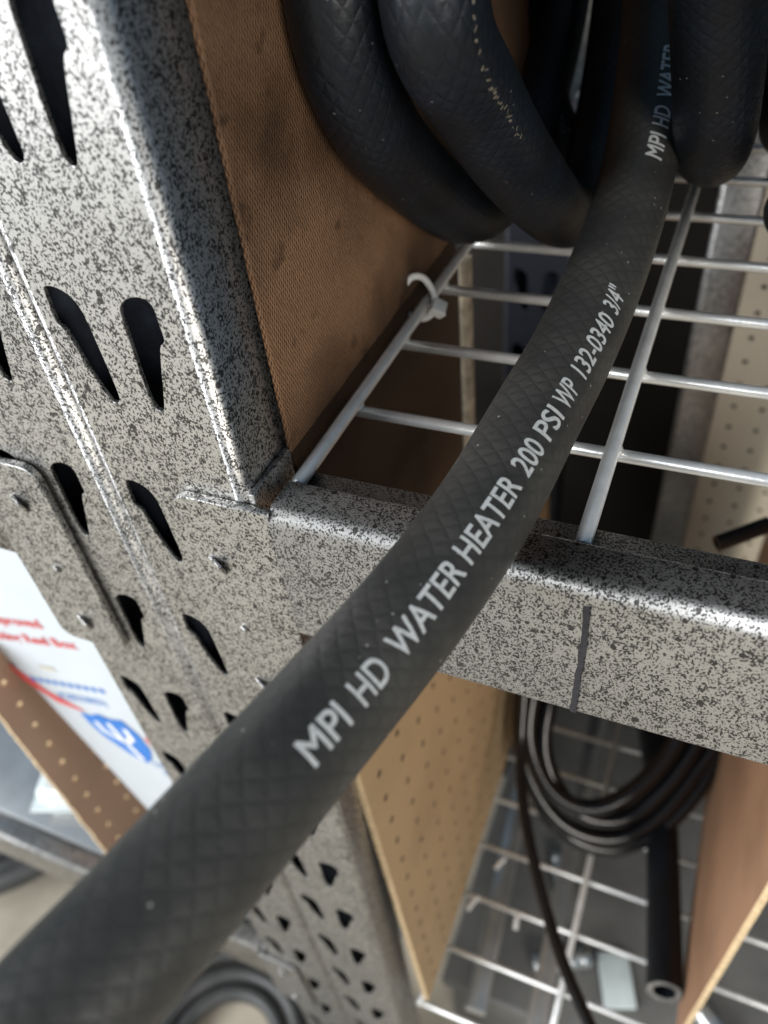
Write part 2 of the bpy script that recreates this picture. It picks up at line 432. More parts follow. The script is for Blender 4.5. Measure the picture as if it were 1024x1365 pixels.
def flange(name, side):
    prof = []
    for k in range(9):
        a = math.radians(-90 + 90 * k / 8)
        prof.append((-RC + RC * math.cos(a), RC + RC * math.sin(a)))
    prof += [(0.0, 0.0265), (-0.001, 0.029), (-0.0035, 0.030), (-0.0279, 0.030)]
    if side < 0: prof = [(-PW - x, y) for x, y in prof][::-1]
    me = extrude_profile_z(name, prof, 0.0, ZT)
    smooth(me, 40)
    return me
ME_FACE = post_face('front_face'); ME_FR = flange('side_flange', 1); ME_FL = flange('side_flange', -1)
smooth(ME_FACE, 30)
ME_IN = extrude_profile_z('shade_liner', [(-PW + 0.0022, 0.0045), (-PW + 0.0022, 0.0275), (-0.0022, 0.0275), (-0.0022, 0.0045)], 0.0, ZT)  # added liner, coloured dark so the slots look shaded
def post(loc, label, mat='steel', rz=0.0):
    e = empty('upright_post', loc); e.rotation_euler = (0, 0, rz)
    tag(e, label, 'post', 'slotted shelving posts')
    link('shade_liner', ME_IN, M['inner'], e)
    parts = [link('front_face', ME_FACE, None, e), solid(link('side_flange', ME_FR, None, e), 0.0015), solid(link('side_flange', ME_FL, None, e), 0.0015)]
    for o in parts:
        if not o.data.materials: o.data.materials.append(M['steel'])
        o.material_slots[0].link = 'OBJECT'; o.material_slots[0].material = M[mat]
    return e
post((0, 0, 0), 'grey speckled steel post with teardrop slots, its right edge against the brown hardboard')
post((-0.0575, 0.0008, 0), 'grey speckled steel post with teardrop slots, the one beside the white carton')
post((0.012, 0.43, 0), 'dark slotted post in shadow at the back, left of the printed hose', 'shaded_steel')
post((0.104, 0.45, 0), 'speckled post at the back beside the cream pegboard, seen through the wire deck', 'steel', -PI / 2)

# ------------------------------------------------------------------ beams
def beam_profile():
    pr = [(0.010, 0.8915), (-0.0005, 0.8915)]
    for k in range(5):
        a = math.radians(270 - 90 * k / 4); pr.append((-0.0005 + 0.0025 * math.cos(a), 0.894 + 0.0025 * math.sin(a)))
    R = 0.0052
    for k in range(9):
        a = math.radians(180 - 84 * k / 8); pr.append((-0.003 + R + R * math.cos(a), 0.950 - R + R * math.sin(a)))
    pr += [(0.0118, 0.9498)]
    for k in range(4):
        a = math.radians(90 - 90 * k / 3); pr.append((0.0118 + 0.0016 * math.cos(a), 0.9482 + 0.0016 * math.sin(a)))
    pr += [(0.0135, 0.9438), (0.0142, 0.9433), (0.0248, 0.9433), (0.0258, 0.9425), (0.0258, 0.932)]
    out = []
    for p in pr:
        if not out or math.hypot(p[0] - out[-1][0], p[1] - out[-1][1]) > 1e-5: out.append(p)
    return out
def dimple(parent, x, z, y, s=0.0034):
    # lanced tab: a small square tongue of the plate pushed out on one side
    o = link('pressed_tab', box_mesh('pressed_tab', (-s * 0.8, -0.0006, -s * 0.8), (s * 0.8, 0.0006, s * 0.8), 0.0004, 2), M['steel'], parent)
    o.location = (x, y - 0.0004, z); o.rotation_euler = (math.radians(16), math.radians(14), math.radians(-24))
    return o
def beam(name, label, x0, x1, plate, tabs, bracket_x, mark=None):
    e = empty(name, ((x0 + x1) / 2, 0, 0.89)); tag(e, label, 'shelf beam', 'speckled shelf beams')
    off = Vector((-(x0 + x1) / 2, 0, -0.89))
    def shift(o): o.location = o.location + off; return o
    me = sweep_x('rail', beam_profile(), x0, x1, 0.0015); smooth(me, 30)
    shift(solid(link('rail', me, M['steel'], e), 0.0014, 1))
    px0, pz0, px1, pz1, cor = plate
    me = plate_mesh('end_plate', rrect(px0, pz0, px1, pz1, 0.006, 6, cor), [], 0.0030, Matrix.Translation((0, -0.0016, 0)) @ XZ, 0.0006)
    smooth(me, 40)
    shift(link('end_plate', me, M['steel'], e))
    for x, z, s in tabs: shift(dimple(e, x, z, -0.0031, s))
    bx0, bx1 = bracket_x
    shift(link('end_bracket', box_mesh('end_bracket', (bx0, 0.0002, 0.845), (bx1, 0.0238, 0.9530), 0.0007), M['steel'], e))
    if mark:
        v = []; f = []; n = 26
        for i in range(n + 1):
            t = i / n; z = 0.9425 - 0.05 * t
            w = 0.0009 * (0.85 + 0.3 * random.random()); xx = mark + 0.0003 * math.sin(t * 5) + random.uniform(-.0002, .0002)
            v += [(xx - w, -0.0032, z), (xx + w, -0.0032, z)]
        for i in range(n): f.append((2 * i, 2 * i + 1, 2 * i + 3, 2 * i + 2))
        o = shift(link('ink_line', mesh('ink_line', v, f), M['black_ink'], e))
        o['label'] = 'dark hand-drawn vertical line across the beam face'
    return e
beam('shelf_beam', 'grey speckled beam with a drawn vertical line, under the printed black hose', 0.0078, 0.62,
     (-0.0268, 0.8415, 0.0076, 0.9487, (0, 1, 1, 1)), [(-0.0167, 0.9198, 0.0042), (-0.0149, 0.8866, 0.0018), (-0.0153, 0.8511, 0.0042)],
     (0.0005, 0.0029), mark=0.103)
beam('shelf_beam', 'speckled beam end with rounded plate at the left edge, above the white carton', -0.62, -0.1195,
     (-0.1193, 0.8415, -0.0852, 0.9445, (1, 0, 1, 1)), [(-0.0998, 0.9259, 0.0042), (-0.0996, 0.8906, 0.0018), (-0.1005, 0.8573, 0.0042)],
     (-0.1164, -0.114))

# ------------------------------------------------------------------ wire decks
def deck(name, label, z, xs, ys, xa, xb, ya, yb):
    e = empty(name, (xa, ya, z)); tag(e, label, 'wire deck', 'wire decks')
    o0 = Vector((-xa, -ya, -z))
    mr = rod_mesh('rod', (0, ya, 0), (0, yb, 0), 0.0024); mw = rod_mesh('wire', (xa, 0, 0), (xb, 0, 0), 0.0021)
    for x in xs:
        o = link('rod', mr, M['wire'], e); o.location = Vector((x, 0, z)) + o0
    for i, y in enumerate(ys):
        o = link('wire', mw, M['wire'], e); o.location = Vector((0, y, z - 0.0044)) + o0
    bm = bmesh.new()
    for x in xs:
        for y in ys:
            mt = Matrix.Translation(Vector((x + random.uniform(-.0003, .0003), y, z - 0.0021)) + o0) @ Matrix.Rotation(random.uniform(0, 3), 4, 'Z') @ Matrix.Diagonal((0.0029, 0.0027, 0.0017, 1))
            bmesh.ops.create_icosphere(bm, subdivisions=2, radius=1.0, matrix=mt)
    me = bpy.data.meshes.new('weld_beads'); bm.to_mesh(me); bm.free(); smooth(me, 80)
    o = link('weld_beads', me, M['wire'], e); o['kind'] = 'stuff'
    return e
deck('wire_deck', 'pale wire shelf deck on which the big hose coils stand', 0.9459, (0.0085, 0.0976, 0.187, 0.276),
     [0.0617 + 0.0455 * k for k in range(9)], 0.0062, 0.40, 0.0148, 0.47)
deck('wire_deck', 'lower wire shelf deck seen under the speckled beam', 0.402, (0.012, 0.1125, 0.2, 0.29),
     [0.0183 + 0.0455 * k for k in range(10)], 0.008, 0.42, 0.0148, 0.47)

# ------------------------------------------------------------------ boards
def board(name, label, cat, u0, v0, u1, v1, thick, mat4, mat, edge_mat, pegs=None, rag=0.0, group=None, hole_mat=None):
    out = []
    if rag:
        def jag(a, b, n):
            for k in range(n):
                t = k / n; yield (a[0] + (b[0] - a[0]) * t + random.uniform(-rag, rag), a[1] + (b[1] - a[1]) * t + random.uniform(-rag, rag))
        c = [(u0, v0), (u1, v0), (u1, v1), (u0, v1)]
        for i in range(4): out += list(jag(c[i], c[(i + 1) % 4], 60))
    else: out = [(u0, v0), (u1, v0), (u1, v1), (u0, v1)]
    holes = []
    if pegs:
        sp, r, pu0, pu1, pv0, pv1 = pegs
        nu = int((pu1 - pu0) / sp); nv = int((pv1 - pv0) / sp)
        for i in range(nu + 1):
            for j in range(nv + 1):
                holes.append([(pu0 + i * sp + r * math.cos(2 * PI * k / 10), pv0 + j * sp + r * math.sin(2 * PI * k / 10)) for k in range(10)])
    me = plate_mesh(name, out, holes, thick, Matrix(), 0.0004)
    me.materials.append(mat); me.materials.append(edge_mat)
    while len(me.materials) > 2: me.materials.pop(index=0)
    me.materials[0] = mat; me.materials[1] = edge_mat
    if hole_mat: me.materials.append(hole_mat)
    for p in me.polygons:
        c = p.center; rim = min(c.x - u0, u1 - c.x, c.y - v0, v1 - c.y) < 0.003
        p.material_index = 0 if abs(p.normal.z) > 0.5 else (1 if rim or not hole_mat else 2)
    me.transform(mat4); me.update(); smooth(me, 30)
    o = bpy.data.objects.new(name, me); COL.objects.link(o)
    if label: tag(o, label, cat, group)
    return o
board('hardboard_panel', 'dark brown textured hardboard side panel between the post and the hose coils', 'hardboard', 0.0243, 0.9515, 0.47, 1.36, 0.0018,
      Matrix.Translation((0.0026, 0, 0)) @ YZ, M['hb'], M['hb'], rag=0.00022)
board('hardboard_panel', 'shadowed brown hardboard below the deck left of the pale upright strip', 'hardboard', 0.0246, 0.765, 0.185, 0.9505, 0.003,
      Matrix.Translation((0.0020, 0, 0)) @ YZ, M['hb_shaded'], M['hb_shaded'])
lath = link('wood_strip', box_mesh('wood_strip', (0.0032, 0.188, 0.768), (0.0076, 0.196, 0.937), 0.0004), M['wood'])
tag(lath, 'thin pale upright strip under the deck, behind the zip tie', 'strip')
lean = Matrix.Translation((0.0165, 0, 0.405)) @ Matrix.Rotation(math.radians(-2.6), 4, 'Y') @ Matrix.Translation((0, 0, -0.405))
board('pegboard_panel', 'tan pegboard standing on the lower deck against the slotted post', 'pegboard', 0.020, 0.405, 0.40, 0.760, 0.0045,
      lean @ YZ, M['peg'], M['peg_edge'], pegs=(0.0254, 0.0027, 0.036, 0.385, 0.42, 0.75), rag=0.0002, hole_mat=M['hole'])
board('divider_board', 'orange brown board at the lower right corner beside the hanging cut hose', 'board', 0.060, 0.405, 0.42, 0.885, 0.004,
      Matrix.Translation((0.199, 0, 0)) @ YZ, M['hb_orange'], M['peg_edge'], rag=0.0002)
board('pegboard_panel', 'cream pegboard at the back right, seen through the wires', 'pegboard', 0.1345, 0.45, 0.60, 0.93, 0.004,
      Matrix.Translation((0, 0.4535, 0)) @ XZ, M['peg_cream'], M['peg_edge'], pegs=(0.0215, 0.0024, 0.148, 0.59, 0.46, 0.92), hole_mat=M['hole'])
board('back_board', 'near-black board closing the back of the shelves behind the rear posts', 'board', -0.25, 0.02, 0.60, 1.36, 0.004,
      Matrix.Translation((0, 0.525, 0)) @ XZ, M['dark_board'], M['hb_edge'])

# ------------------------------------------------------------------ the printed hose
MAIN = [(0.0345, -0.19, 0.9665), (0.039, -0.16, 0.966), (0.0435, -0.134, 0.966), (0.0501, -0.1108, 0.966), (0.0621, -0.0583, 0.964), (0.0684, -0.0317, 0.9645), (0.0739, 0.0005, 0.9655),
        (0.0774, 0.0401, 0.968), (0.0809, 0.0764, 0.972), (0.0830, 0.1143, 0.980), (0.0833, 0.152, 0.991), (0.081, 0.182, 1.008),
        (0.078, 0.203, 1.030), (0.0745, 0.213, 1.058), (0.071, 0.214, 1.09), (0.068, 0.206, 1.13), (0.066, 0.185, 1.17)]
RM = 0.0130
main, MFR = tube('hose', MAIN, RM, M['rubber_main'], None, (0, 0, 1), 0.003, 40)
tag(main, 'thick black rubber hose with white lettering crossing over the beam', 'hose')
def wrap_text(body, s0, s1, theta0, theta1, cap, parent, fr, r, name='lettering', flip=False, bold=0.015):
    """lettering laid on the curved skin of a hose: u runs along the hose, v round it"""
    me = text_mesh(body, 1.0, 0.0)
    xs = [v.co.x for v in me.vertices]; x0, x1 = min(xs), max(xs)
    bm = bmesh.new(); lay = None
    for q, (dx, dy) in enumerate(((0, 0), (bold, bold), (-bold, bold), (bold, -bold), (-bold, -bold))):
        if q and not bold: break
        n0 = len(bm.verts); bm.from_mesh(me); bm.verts.ensure_lookup_table()
        for v in bm.verts[n0:]: v.co.x += dx; v.co.y += dy; v.co.z = q * 1.0
    for k in range(-3, 12):
        bmesh.ops.bisect_plane(bm, geom=bm.verts[:] + bm.edges[:] + bm.faces[:], plane_co=(0, k * 0.1, 0), plane_no=(0, 1, 0))
    n = int((x1 - x0) / 0.3)
    for k in range(1, n):
        bmesh.ops.bisect_plane(bm, geom=bm.verts[:] + bm.edges[:] + bm.faces[:], plane_co=(x0 + (x1 - x0) * k / n, 0, 0), plane_no=(1, 0, 0))
    S = [0.0]
    for a, b in zip(fr, fr[1:]): S.append(S[-1] + (b[0] - a[0]).length)
    CAP = 0.70
    for v in bm.verts:
        t = (v.co.x - x0) / (x1 - x0); s = s0 + (s1 - s0) * t
        j = 0
        lo, hi = 0, len(S) - 2
        while lo < hi:
            mid = (lo + hi + 1) // 2
            if S[mid] <= s: lo = mid
            else: hi = mid - 1
        j = lo; w = (s - S[j]) / (S[j + 1] - S[j])
        p = fr[j][0].lerp(fr[j + 1][0], w); nn = fr[j][2].lerp(fr[j + 1][2], w).normalized(); bb = fr[j][3].lerp(fr[j + 1][3], w).normalized()
        th = theta0 + (theta1 - theta0) * t - (v.co.y / CAP - 0.5) * cap / r
        v.co = p + (nn * math.cos(th) + bb * math.sin(th)) * (r + 0.00010 + 0.000012 * v.co.z)
    me2 = bpy.data.meshes.new(name); bm.to_mesh(me2); bm.free(); bpy.data.meshes.remove(me)
    o = link(name, me2, M['ink'], parent); smooth(me2, 60)
    return o
CAPH = 0.0060
for word, s0, s1, t0, t1 in (('MPI', 0.1127, 0.1243, 0.655, 0.660), ('HD', 0.1285, 0.1380, 0.662, 0.660), ('WATER', 0.1420, 0.1680, 0.650, 0.590),
                             ('HEATER', 0.1706, 0.1979, 0.575, 0.560), ('200', 0.2017, 0.2131, 0.575, 0.610), ('PSI', 0.2165, 0.2274, 0.625, 0.670),
                             ('WP', 0.2305, 0.2403, 0.675, 0.690), ('132-0340', 0.2452, 0.2726, 0.705, 0.720), ('3/4"', 0.2758, 0.2854, 0.700, 0.680)):
    o = wrap_text(word, s0, s1, t0, t1, CAPH, main, MFR, RM)
    o['label'] = 'white printed lettering reading ' + word
for word, s0, s1, t in (('MPI', 0.3495, 0.3609, 0.42), ('HD', 0.3646, 0.3735, 0.42), ('WATER', 0.3775, 0.4000, 0.42)):
    o = wrap_text(word, s0, s1, t, t, CAPH, main, MFR, RM)
    o['label'] = 'second white print on the upper hose reading ' + word

# ------------------------------------------------------------------ big hose coils on the deck
COIL = [(0.018, 0.105, 1.140), (0.0165, 0.074, 1.105), (0.016, 0.0636, 1.0661), (0.016, 0.0738, 1.0371), (0.016, 0.1057, 1.0076), (0.016, 0.1580, 0.9730), (0.0165, 0.205, 0.9602), (0.018, 0.252, 0.970),
        (0.019, 0.292, 1.000), (0.021, 0.310, 1.045), (0.023, 0.303, 1.095), (0.027, 0.27, 1.140), (0.032, 0.21, 1.165), (0.037, 0.14, 1.155), (0.041, 0.085, 1.118),
        (0.044, 0.0572, 1.0669), (0.046, 0.0796, 1.0398), (0.050, 0.1072, 1.0123), (0.053, 0.1620, 0.9735), (0.054, 0.198, 0.9602), (0.053, 0.235, 0.969), (0.051, 0.270, 0.996), (0.049, 0.292, 1.04), (0.047, 0.29, 1.10), (0.045, 0.26, 1.15)]
RCO = 0.0128
COIL = [(x + 0.0012, y, z + 0.0012) for x, y, z in COIL]
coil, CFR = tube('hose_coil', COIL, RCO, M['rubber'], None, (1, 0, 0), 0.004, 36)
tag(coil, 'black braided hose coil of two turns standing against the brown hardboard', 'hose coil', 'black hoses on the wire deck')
def worn_print(parent, fr, r, s0, s1, theta, name='worn_print', n=80, w=0.0022, keep=0.75):
    S = [0.0]
    for a, b in zip(fr, fr[1:]): S.append(S[-1] + (b[0] - a[0]).length)
    v = []; f = []
    for q in range(n):
        if random.random() > keep: continue
        s = s0 + (s1 - s0) * (q + random.random() * 0.8) / n
        j = max(i for i in range(len(S) - 1) if S[i] <= s); ww = (s - S[j]) / (S[j + 1] - S[j])
        ds = random.uniform(0.0002, 0.0006); dt = random.uniform(0.2, 1.0) * w / r * 0.5; th = theta + random.uniform(-1, 1) * w / r * 0.4
        b0 = len(v); sk = random.uniform(-0.0006, 0.0006)
        for a, bsg in ((-1, -1), (1, -1), (1.1, 0.3), (0.6, 1), (-1, 1)):
            p = fr[j][0].lerp(fr[j + 1][0], ww) + fr[j][1] * (a * ds + bsg * sk)
            t2 = th + bsg * dt
            v.append(p + (fr[j][2] * math.cos(t2) + fr[j][3] * math.sin(t2)) * (r + 0.00012))
        f.append(tuple(range(b0, b0 + 5)))
    o = link(name, mesh(name, v, f), M['worn'], parent)
    o['label'] = 'worn-off pale print along the hose'
    return o

RIGHT = [(0.096, 0.085, 1.098), (0.0974, 0.1061, 1.0786), (0.0987, 0.1211, 1.0629), (0.1004, 0.1338, 1.0448), (0.1023, 0.1456, 1.0259), (0.1032, 0.157, 1.0113), (0.103, 0.1771, 0.9968), (0.1013, 0.2087, 0.9837), (0.0975, 0.2516, 0.9751), (0.0917, 0.3002, 0.9728), (0.0839, 0.3437, 0.9813)]
RIGHT = [(x + 0.0028, y, z) for x, y, z in RIGHT]
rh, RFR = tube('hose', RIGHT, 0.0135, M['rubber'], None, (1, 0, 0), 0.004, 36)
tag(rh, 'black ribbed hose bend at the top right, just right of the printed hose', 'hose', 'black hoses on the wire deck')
R2 = [(0.124, 0.2071, 1.0864), (0.127, 0.2161, 1.0433), (0.1299, 0.2223, 1.0124), (0.1316, 0.2459, 0.988), (0.1337, 0.2874, 0.9683), (0.1355, 0.3522, 0.9643)]
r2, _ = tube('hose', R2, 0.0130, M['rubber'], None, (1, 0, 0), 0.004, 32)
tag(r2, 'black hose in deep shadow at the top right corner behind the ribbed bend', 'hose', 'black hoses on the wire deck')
NUB = [(0.152, 0.1501, 1.035), (0.1478, 0.156, 1.0066), (0.1415, 0.1688, 0.9832), (0.1405, 0.196, 0.9672), (0.1470, 0.234, 0.9633), (0.1573, 0.2988, 0.9632)]
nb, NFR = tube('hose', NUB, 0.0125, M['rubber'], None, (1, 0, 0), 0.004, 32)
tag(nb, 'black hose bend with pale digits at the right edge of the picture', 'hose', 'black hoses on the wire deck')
INNER = [(-0.0, 0.30, 1.02), (0.010, 0.262, 0.985), (0.024, 0.2520, 0.9640), (0.040, 0.2500, 0.9590), (0.058, 0.256, 0.9600), (0.070, 0.275, 0.970), (0.076, 0.31, 0.99)]
INNER = [(x + 0.012, y + 0.012, z) for x, y, z in INNER]
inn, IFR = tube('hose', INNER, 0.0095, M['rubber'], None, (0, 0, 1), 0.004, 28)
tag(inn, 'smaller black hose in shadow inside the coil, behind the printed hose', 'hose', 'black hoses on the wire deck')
worn_print(inn, IFR, 0.0095, 0.03, 0.11, 0.45, n=60, w=0.005)

# zip tie joining the hardboard to the deck rod
zt = empty('zip_tie', (0.0155, 0.127, 0.9475)); tag(zt, 'white nylon zip tie round the deck rod beside the brown hardboard', 'zip tie')
zo = Vector((-0.0155, -0.127, -0.9475))
def shifted(o, off): o.location = off; return o
o, _ = tube('strap', [(0.0020, 0.1270, 0.9560), (0.0045, 0.1290, 0.9590), (0.009, 0.1305, 0.9580), (0.0130, 0.1295, 0.9528), (0.0146, 0.1277, 0.9485), (0.0124, 0.1268, 0.9440), (0.0085, 0.1264, 0.9420), (0.0020, 0.1262, 0.9440)], 0.0014, M['nylon'], zt, (0, 1, 0.1), 0.001, 12)
shifted(o, zo)
hd = link('head', box_mesh('head', (-0.0031, -0.0030, -0.0024), (0.0031, 0.0030, 0.0024), 0.0006), M['nylon'], zt)
hd.rotation_euler = (0.5, 0.6, 0.4)
hs = link('tail', box_mesh('tail', (0.0, -0.0012, -0.0006), (0.0045, 0.0012, 0.0006), 0.0003), M['nylon'], zt)
hs.rotation_euler = (0.3, 0.5, -0.6)

# frayed pale strip hanging far back
v = []; f = []
TP = resample(catmull([(0.008, 0.4487, 1.02), (0.008, 0.4287, 0.9883), (0.0095, 0.4048, 0.9736), (0.0156, 0.3664, 0.9645), (0.0142, 0.3455, 0.9605), (0.015, 0.3244, 0.9560)]), 0.006)
for i, p in enumerate(TP):
    w = 0.005 + random.uniform(-0.0018, 0.0018)
    for a in (-1, 0, 1): v.append((p.x + a * w + random.uniform(-.001, .001), p.y + random.uniform(-.002, .002), p.z + random.uniform(-.001, .001) + (0.0012 if a == 0 else 0)))
for i in range(len(TP) - 1):
    for a in (0, 1): f.append((3 * i + a, 3 * i + a + 1, 3 * i + a + 4, 3 * i + a + 3))
tp = solid(link('torn_strip', mesh('torn_strip', v, f), M['tape']), 0.0008)
tag(tp, 'torn pale strip in the shadow at the top, behind the hose coils', 'strip')

# ------------------------------------------------------------------ left bay: carton, pegboard, lower beam
cb = empty('white_carton', (-0.185, 0.034, 0.43)); tag(cb, 'white carton with red and blue print tilted beside the left post', 'carton')
cb.rotation_euler = (0, math.radians(-14.5), 0)
BW, BH, BD = 0.19, 0.43, 0.16
link('carton_body', box_mesh('carton_body', (0, 0, 0), (BW, BD, BH), 0.0016, 3), M['carton'], cb)
def flat_print(name, pts, mat, y=-0.0004, parent=cb):
    n = len(pts); me = mesh(name, [(x, y, z) for x, z in pts], [tuple(range(n))])
    return link(name, me, mat, parent)
def flat_text(name, body, x, z, size, mat, sx=1.0, y=-0.0004, bold=0.0, parent=cb):
    me = text_mesh(body, size, bold, 3)
    me.transform(Matrix.Translation((x, y, z)) @ XZ @ Matrix.Diagonal((sx, 1, 1, 1)))
    return link(name, me, mat, parent)
# carton coordinates: u from its left edge, v up from its base
flat_text('lettering', 'Improved', 0.019, 0.3310, 0.0115, M['red'], 1.15, bold=0.0002)
flat_text('lettering', 'Packing Reel Box', -0.001, 0.3150, 0.0115, M['red'], 1.1, bold=0.0002)
flat_print('grey_patch', [(0.030, 0.287), (0.044, 0.287), (0.044, 0.292), (0.030, 0.292)], M['tape'])
for k in range(10):
    x = 0.008 + k * 0.0072
    flat_print('print_dash', [(x, 0.272), (x + 0.0042, 0.272), (x + 0.0042, 0.2765), (x, 0.2765)], M['blue'])
flat_text('lettering', '(CEE33RD)', 0.022, 0.2570, 0.0098, M['blue'], 1.0)
UO = -0.020
def pr_(pts): return [(0.075 + (x - 0.075) * 1.05 - 0.024, 0.205 + (z - 0.205) * 1.05 + 0.013) for x, z in pts]
flat_print('red_band', pr_([(0.022, 0.272), (0.026, 0.270), (0.040, 0.247), (0.062, 0.231), (0.055, 0.231), (0.040, 0.236), (0.022, 0.256)]), M['red'])
SH = [(0.055, 0.229), (0.064, 0.2275), (0.072, 0.231), (0.081, 0.2275), (0.092, 0.229), (0.097, 0.215), (0.096, 0.198), (0.089, 0.186), (0.081, 0.180), (0.070, 0.188), (0.058, 0.205), (0.055, 0.217)]
shield = flat_print('shield', pr_(SH), M['blue'], -0.0006)
for a in ([(0.0785, 0.184), (0.0825, 0.184), (0.0790, 0.2080), (0.0775, 0.2225), (0.0735, 0.2225), (0.0750, 0.206)], [(0.063, 0.211), (0.076, 0.201), (0.076, 0.206), (0.067, 0.213), (0.066, 0.222), (0.062, 0.222)],
          [(0.089, 0.207), (0.078, 0.200), (0.078, 0.205), (0.085, 0.210), (0.086, 0.220), (0.090, 0.219)]):
    flat_print('white_fork', pr_(a), M['white'], -0.0009, shield)
flat_print('red_band', pr_([(0.100, 0.213), (0.120, 0.209), (0.120, 0.194), (0.101, 0.199)]), M['red'])
for k, z in enumerate((0.189, 0.180, 0.168, 0.159, 0.150)):
    flat_text('lettering', ['CEGIRHD SRT', 'the original', 'reel sizes all', 'sizes and lengths', 'for all reels'][k], 0.062 + 0.004 * k, z, 0.0085, M['blue'], 0.95)
board('pegboard_panel', 'narrow brown pegboard edge left of the white carton', 'pegboard', 0.010, 0.432, 0.30, 0.735, 0.004,
      Matrix.Translation((-0.262, 0, 0)) @ YZ, M['peg_left'], M['peg_edge'], pegs=(0.0254, 0.0027, 0.024, 0.28, 0.445, 0.72), rag=0.0004)
lb = beam('shelf_beam', 'bright blurred lower beam at the bottom left, under the white carton', -0.9, -0.1195,
     (-0.1193, 0.8415, -0.0852, 0.9445, (1, 0, 1, 1)), [(-0.0998, 0.9259, 0.0042), (-0.1005, 0.8573, 0.0042)], (-0.1164, -0.114))
lb.location.z -= 0.522
sh = link('shelf_board', box_mesh('shelf_board', (-0.9, 0.018, 0.414), (-0.118, 0.45, 0.427), 0.001), M['silver'])
tag(sh, 'grey metal shelf on which the white carton and narrow pegboard stand', 'shelf board')
# crumpled clear bag and pale packet left of the narrow pegboard
def clam(name, mat, size, loc, rot, label, cat, lid=None):
    e = empty(name, loc); e.rotation_euler = rot; tag(e, label, cat)
    link('shell', box_mesh('shell', (-size[0] / 2, -size[1] / 2, 0), (size[0] / 2, size[1] / 2, size[2]), min(size) * 0.22, 4), mat, e)
    link('rim', box_mesh('rim', (-size[0] / 2 - 0.006, -size[1] / 2 - 0.006, size[2] * 0.45), (size[0] / 2 + 0.006, size[1] / 2 + 0.006, size[2] * 0.53), 0.0015, 2), mat, e)
    return e
clam('plastic_tray', M['film'], (0.085, 0.12, 0.040), (-0.345, 0.10, 0.4275), (0, 0, 0.35), 'shiny clear plastic tray at the left edge beside the narrow pegboard', 'tray')
gb = link('grey_box', box_mesh('grey_box', (-0.07, -0.05, 0), (0.07, 0.05, 0.15), 0.002), M['paper_grey'])
gb.location = (-0.385, 0.24, 0.4275); gb.rotation_euler = (0, 0, 0.15)
tag(gb, 'blurred pale grey box at the left edge behind the clear tray', 'box')
# black hose rings lying on the floor
def ring_pts(c, R, turns, rise, wob, seed, e1=(1, 0, 0), e2=(0, 1, 0), e3=(0, 0, 1), grow=0.0, a0=0.0):
    rnd = random.Random(seed); e1 = Vector(e1); e2 = Vector(e2); e3 = Vector(e3); c = Vector(c); out = []
    n = int(turns * 14); ph = [rnd.uniform(0, 6.28) for _ in range(6)]
    for i in range(n + 1):
        a = a0 + 2 * PI * i / 14; t = i / 14
        rr = R + grow * t + wob * math.sin(0.37 * i + ph[0])
        off = e1 * wob * math.sin(t * 2.1 + ph[1]) + e2 * wob * math.sin(t * 2.7 + ph[2])
        out.append(c + e1 * rr * math.cos(a) + e2 * rr * math.sin(a) + e3 * (rise * t + wob * 0.4 * math.sin(t * 3 + ph[3])) + off)
    return out
fc, _ = tube('hose_coil', ring_pts((-0.235, -0.03, 0.018), 0.06, 4.2, 0.003, 0.001, 2, grow=0.0225), 0.0105, M['rubber_grey'], None, (0, 0, 1), 0.012, 14)
tag(fc, 'flat black hose coil on the floor at the bottom left of centre', 'hose coil')
fc2, _ = tube('hose_coil', ring_pts((-0.74, 0.16, 0.03), 0.10, 3.0, 0.012, 0.002, 5, grow=0.030), 0.016, M['rubber_grey'], None, (0, 0, 1), 0.014, 14)
tag(fc2, 'black hose coil on the floor at the far left below the bright beam', 'hose coil')

# ------------------------------------------------------------------ lower bay, under the beam
RT = (0.92, 0.38, -0.095); DN = (0.198, -0.66, -0.725); FW = (-0.338, 0.648, -0.682)
tc_pts = [(0.0403, 0.2462, 0.5437), (0.0452, 0.2084, 0.5054), (0.0717, 0.184, 0.4764), (0.1063, 0.1851, 0.4677), (0.1369, 0.2081, 0.4816), (0.158, 0.2442, 0.5055), (0.1643, 0.2911, 0.5396), (0.1361, 0.3607, 0.5464), (0.0838, 0.3562, 0.5534), (0.0496, 0.315, 0.5459), (0.0537, 0.2593, 0.532), (0.0579, 0.2112, 0.49), (0.0917, 0.1853, 0.4545), (0.131, 0.1939, 0.4491), (0.1574, 0.2218, 0.4698), (0.1752, 0.2593, 0.4966), (0.1824, 0.3049, 0.5291), (0.1362, 0.3636, 0.5432), (0.0836, 0.359, 0.5503), (0.0492, 0.3176, 0.5427), (0.0299, 0.2558, 0.5258), (0.0422, 0.2055, 0.4778), (0.0778, 0.1788, 0.4435), (0.1198, 0.1809, 0.4306), (0.1523, 0.2019, 0.4402), (0.1787, 0.2448, 0.4679), (0.1958, 0.3013, 0.5073), (0.1363, 0.3664, 0.54), (0.0834, 0.3617, 0.5472), (0.0488, 0.3202, 0.5395), (0.0428, 0.2662, 0.5175), (0.0534, 0.2011, 0.4533), (0.0854, 0.1793, 0.4226), (0.1276, 0.1832, 0.4113), (0.1627, 0.2087, 0.424), (0.1875, 0.2466, 0.4507), (0.2042, 0.3061, 0.493)]
tcoil, _ = tube('tubing_coil', tc_pts, 0.0072, M['rubber_thin'], None, FW, 0.005, 18)
tag(tcoil, 'coil of thin glossy black tubing hanging under the beam', 'tubing coil')
